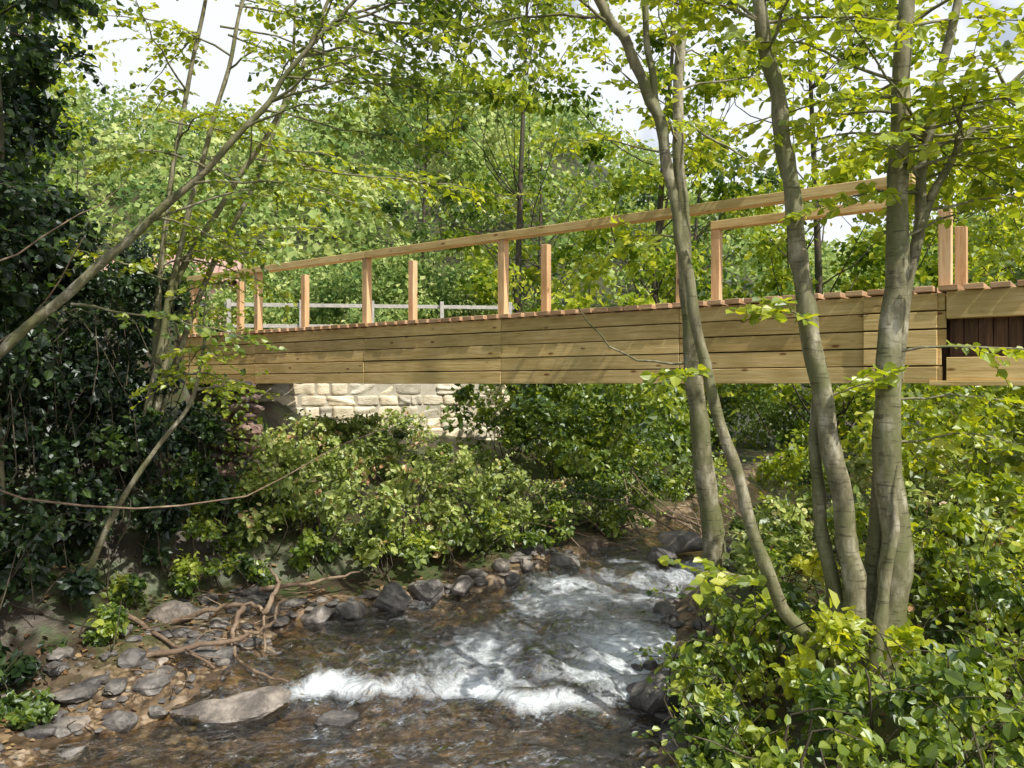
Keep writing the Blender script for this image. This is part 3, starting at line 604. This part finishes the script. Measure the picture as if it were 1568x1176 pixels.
AT=empty('leaning_alder_tree'); tb=Tubes(); lv=Leaves()
stem('G',[(-4.9,6.1,.9),(-4.5,6.1,1.9),(-3.85,6,2.62),(-3.34,6,3.06),(-2.85,6,3.5),(-2.36,6,3.94),(-1.87,6,4.45),(-1.63,6,4.79),(-1.2,6,5.25),(-.7,6.0,5.8)],[.11,.09,.07,.066,.056,.048,.040,.032,.024,.01],10,f=.55)
crown(stems['G'],3.3,6,22,.6,1.6,ls=.065,azc=.3)
for a,d,l in [((-1.7,6,4.7),(1,.2,-.05),1.7),((-1.87,6,4.45),(1,.3,-.1),1.5),((-2.4,6,3.9),(1,-.1,.1),1.6),((-1.3,6,5.15),(1,-.1,-.15),1.6),((-.9,6,5.6),(1,.1,-.4),1.5),((-3.3,6,3.0),(1,.0,-.1),1.3)]:
    spray(tb,lv,a,d,l,.011,13,.4,9,.065,.15)
tb.build('trunk_and_limbs',M_bark,AT); lv.build('foliage',M_mid,AT,w=.42)
AT=empty('hazel_tree'); tb=Tubes(); lv=Leaves()
b0=(-3.9,8.1,.9)
stem('h1',[b0,(-3.5,8,2.4),(-3.4,8,3.3),(-2.95,8,4.1),(-2.5,8,4.8),(-2.2,8,5.3),(-1.8,8,6.3),(-1.4,8.1,7.2)],[.08,.06,.052,.046,.04,.035,.026,.01],9,f=.65)
stem('h2',[b0,(-3.65,8.1,2.4),(-3.5,8.1,4.0),(-3.35,8.1,5.0),(-3.1,8.1,6.3),(-3,8.1,7.4)],[.07,.052,.042,.036,.028,.01],8,f=.65)
stem('h3',[b0,(-3.5,7.9,2.6),(-3.3,7.9,3.6),(-3.05,7.9,4.6),(-2.8,7.9,5.5),(-2.6,7.9,6.4),(-2.4,7.9,7.4)],[.07,.05,.045,.038,.032,.025,.01],8,f=.65)
stem('h5',[b0,(-3.2,8.2,3.3),(-2.7,8.3,4.4),(-2.3,8.3,5.6),(-2.2,8.3,7.4)],[.06,.045,.036,.026,.01],8,f=.65)
stem('h4',[(-3.7,6.9,.7),(-3.2,6.8,1.6),(-2.75,6.8,2.2),(-2.62,6.8,2.7),(-2.6,6.8,3.2)],[.05,.038,.03,.022,.008],8,f=.6)
for k in ('h1','h2','h3'): crown(stems[k],3.2,6.6,10,.6,1.4,ls=.07)
crown(stems['h4'],2.0,3,6,.3,.7,ls=.055)
for i in range(9):
    z=rng.uniform(4.4,6.6); spray(tb,lv,(-2.6+rng.normal(0,.5),8,z),(1,rng.normal(0,.4),-.05),rng.uniform(1.2,2.4),.012,13,.45,9,.075,.15)
tb.build('trunk_and_limbs',M_bark,AT); lv.build('foliage',M_bright,AT,w=.42)
AT=empty('ivy_clad_tree'); tb=Tubes(); lv=Leaves()
stem('i',[(-4.25,6.3,.3),(-4.25,6.4,1.6),(-4.35,6.5,3.0),(-4.3,6.6,4.6),(-4.5,6.7,6.4)],[.22,.17,.14,.10,.03],12)
k=rng.integers(2,len(stems['i'])-1,70); clump(lv,stems['i'][k]+rng.normal(0,.17,(70,3)),.24,50,.07)
crown(stems['i'],3.6,6,10,.7,1.3,ls=.075)
tb.build('trunk_and_limbs',M_bark2,AT); lv.build('foliage',M_shaded,AT,w=.45)
AT=empty('overhanging_branch'); tb=Tubes(); lv=Leaves()
stem('o',[(3.5,3.0,7.5),(1.8,4.5,6.8),(.6,5.6,6.1),(-.3,6.2,5.6)],[.06,.04,.025,.01],8)
for i in range(6):
    k=rng.integers(16,len(stems['o'])-1); spray(tb,lv,stems['o'][k],(rng.normal(-.5,.4),rng.normal(.3,.4),-.5),rng.uniform(.8,1.5),.010,10,.35,8,.065,.3)
tb.build('limbs',M_bark,AT); lv.build('foliage',M_mid,AT,w=.42)

par=empty('driftwood'); tb=Tubes()
for pts_ in [[(-2.9,6.9,.35),(-2.5,6.8,.5),(-2.2,6.75,.55),(-2.05,6.6,.5),(-2.0,6.5,.25)],[(-2.9,6.3,.25),(-2.4,6.4,.33),(-2.0,6.5,.42),(-1.85,6.5,.65)],
   [(-2.25,6.75,.55),(-2.3,6.6,.35),(-2.1,6.3,.2),(-1.7,6.1,.12)],[(-3.4,7.0,.4),(-2.9,6.6,.33),(-2.3,6.2,.2)],[(-2.05,6.6,.5),(-1.95,6.65,.72),(-2.02,6.7,.88)],[(-2.4,7.6,.45),(-1.9,7.7,.5),(-1.5,7.9,.55)]]:
    P,Rr=catmull(pts_,np.linspace(.026,.009,len(pts_)),6); P=P+rng.normal(0,.008,P.shape); tb.add(P,Rr,7)
for i in range(60):
    y=rng.uniform(4.5,8); x=Lb(y)-rng.uniform(.1,1.8); a=rng.random()*6.28; l=rng.uniform(.15,.5)
    p=np.array([x,y,float(H(x,y))+.04]); limb(tb,p,p+np.array([math.cos(a)*l,math.sin(a)*l,rng.uniform(0,.1)]),.007,.003,4,5,.1)
tb.build('branches',M_drift,par)
par=empty('fallen_branches'); tb=Tubes()
for i in range(26):
    x=rng.uniform(1.0,3.6); y=rng.uniform(9.2,11); a=rng.normal(2.6,.8); l=rng.uniform(.6,1.8); p=np.array([x,y,float(H(x,y))+.1])
    limb(tb,p,p+np.array([math.cos(a)*l,math.sin(a)*l*.5,rng.uniform(.1,.8)]),.016,.005,5,7,.1)
for a,b_ in [((-5,6.0,2.1),(-1.0,6.3,2.05)),((-4.5,5,3.0),(-2.9,6,3.9)),((-4.6,6,2.6),(-3.2,6,3.5))]: limb(tb,a,b_,.012,.004,5,12,.05)
tb.build('branches',M_drift,par)

# ------------------------------------------------------------ light, sky, camera
sv=Vector((.62,-.64,1.12)).normalized()
sun=bpy.data.lights.new('sun','SUN'); sun.energy=5; sun.angle=math.radians(.5); sun.color=(1,.95,.84)
so=bpy.data.objects.new('sun',sun); so.rotation_euler=(sv).to_track_quat('Z','Y').to_euler(); COL.objects.link(so)
w_=bpy.data.worlds.new('World'); sc.world=w_; w_.use_nodes=True; nt=w_.node_tree; nt.nodes.clear()
sky=nt.nodes.new('ShaderNodeTexSky'); sky.sky_type='NISHITA'; sky.sun_disc=False
sky.sun_elevation=math.asin(sv.z); sky.sun_rotation=math.atan2(sv.x,sv.y); sky.dust_density=3.0
tc=N(nt,'ShaderNodeTexCoord'); cn=noise_n(nt,tc.outputs['Generated'],2.6,4,.6,.3)
sp=N(nt,'ShaderNodeSeparateXYZ'); L(nt,tc.outputs['Generated'],sp.inputs[0])
hz=N(nt,'ShaderNodeMapRange'); hz.inputs['From Min'].default_value=.56; hz.inputs['From Max'].default_value=.38; L(nt,sp.outputs['Z'],hz.inputs['Value'])
ad=N(nt,'ShaderNodeMath',operation='MULTIPLY_ADD'); L(nt,hz.outputs[0],ad.inputs[0]); ad.inputs[1].default_value=.26; L(nt,cn.outputs['Fac'],ad.inputs[2])
cr=ramp(nt,[(.54,(0,0,0)),(.66,(1,1,1))]); L(nt,ad.outputs[0],cr.inputs['Fac'])
cm=N(nt,'ShaderNodeMix',data_type='RGBA'); L(nt,cr.outputs[0],cm.inputs[0]); L(nt,sky.outputs[0],cm.inputs[6]); cm.inputs[7].default_value=(7.0,7.3,7.8,1)
bg=nt.nodes.new('ShaderNodeBackground'); bg.inputs['Strength'].default_value=.14; wo=nt.nodes.new('ShaderNodeOutputWorld')
nt.links.new(cm.outputs[2],bg.inputs[0]); nt.links.new(bg.outputs[0],wo.inputs[0])
cam=bpy.data.cameras.new('camera'); cam.lens=28.2; cam.sensor_width=36; cam.clip_end=2000; cam.clip_start=.05
co=bpy.data.objects.new('camera',cam); co.location=(0,0,2.4); co.rotation_euler=(math.radians(90),0,0); COL.objects.link(co); sc.camera=co
sc.view_settings.view_transform='Standard'; sc.view_settings.look='None'; sc.view_settings.exposure=0
tot=sum(len(o.data.polygons) for o in bpy.data.objects if o.type=='MESH'); print('POLYS',tot)
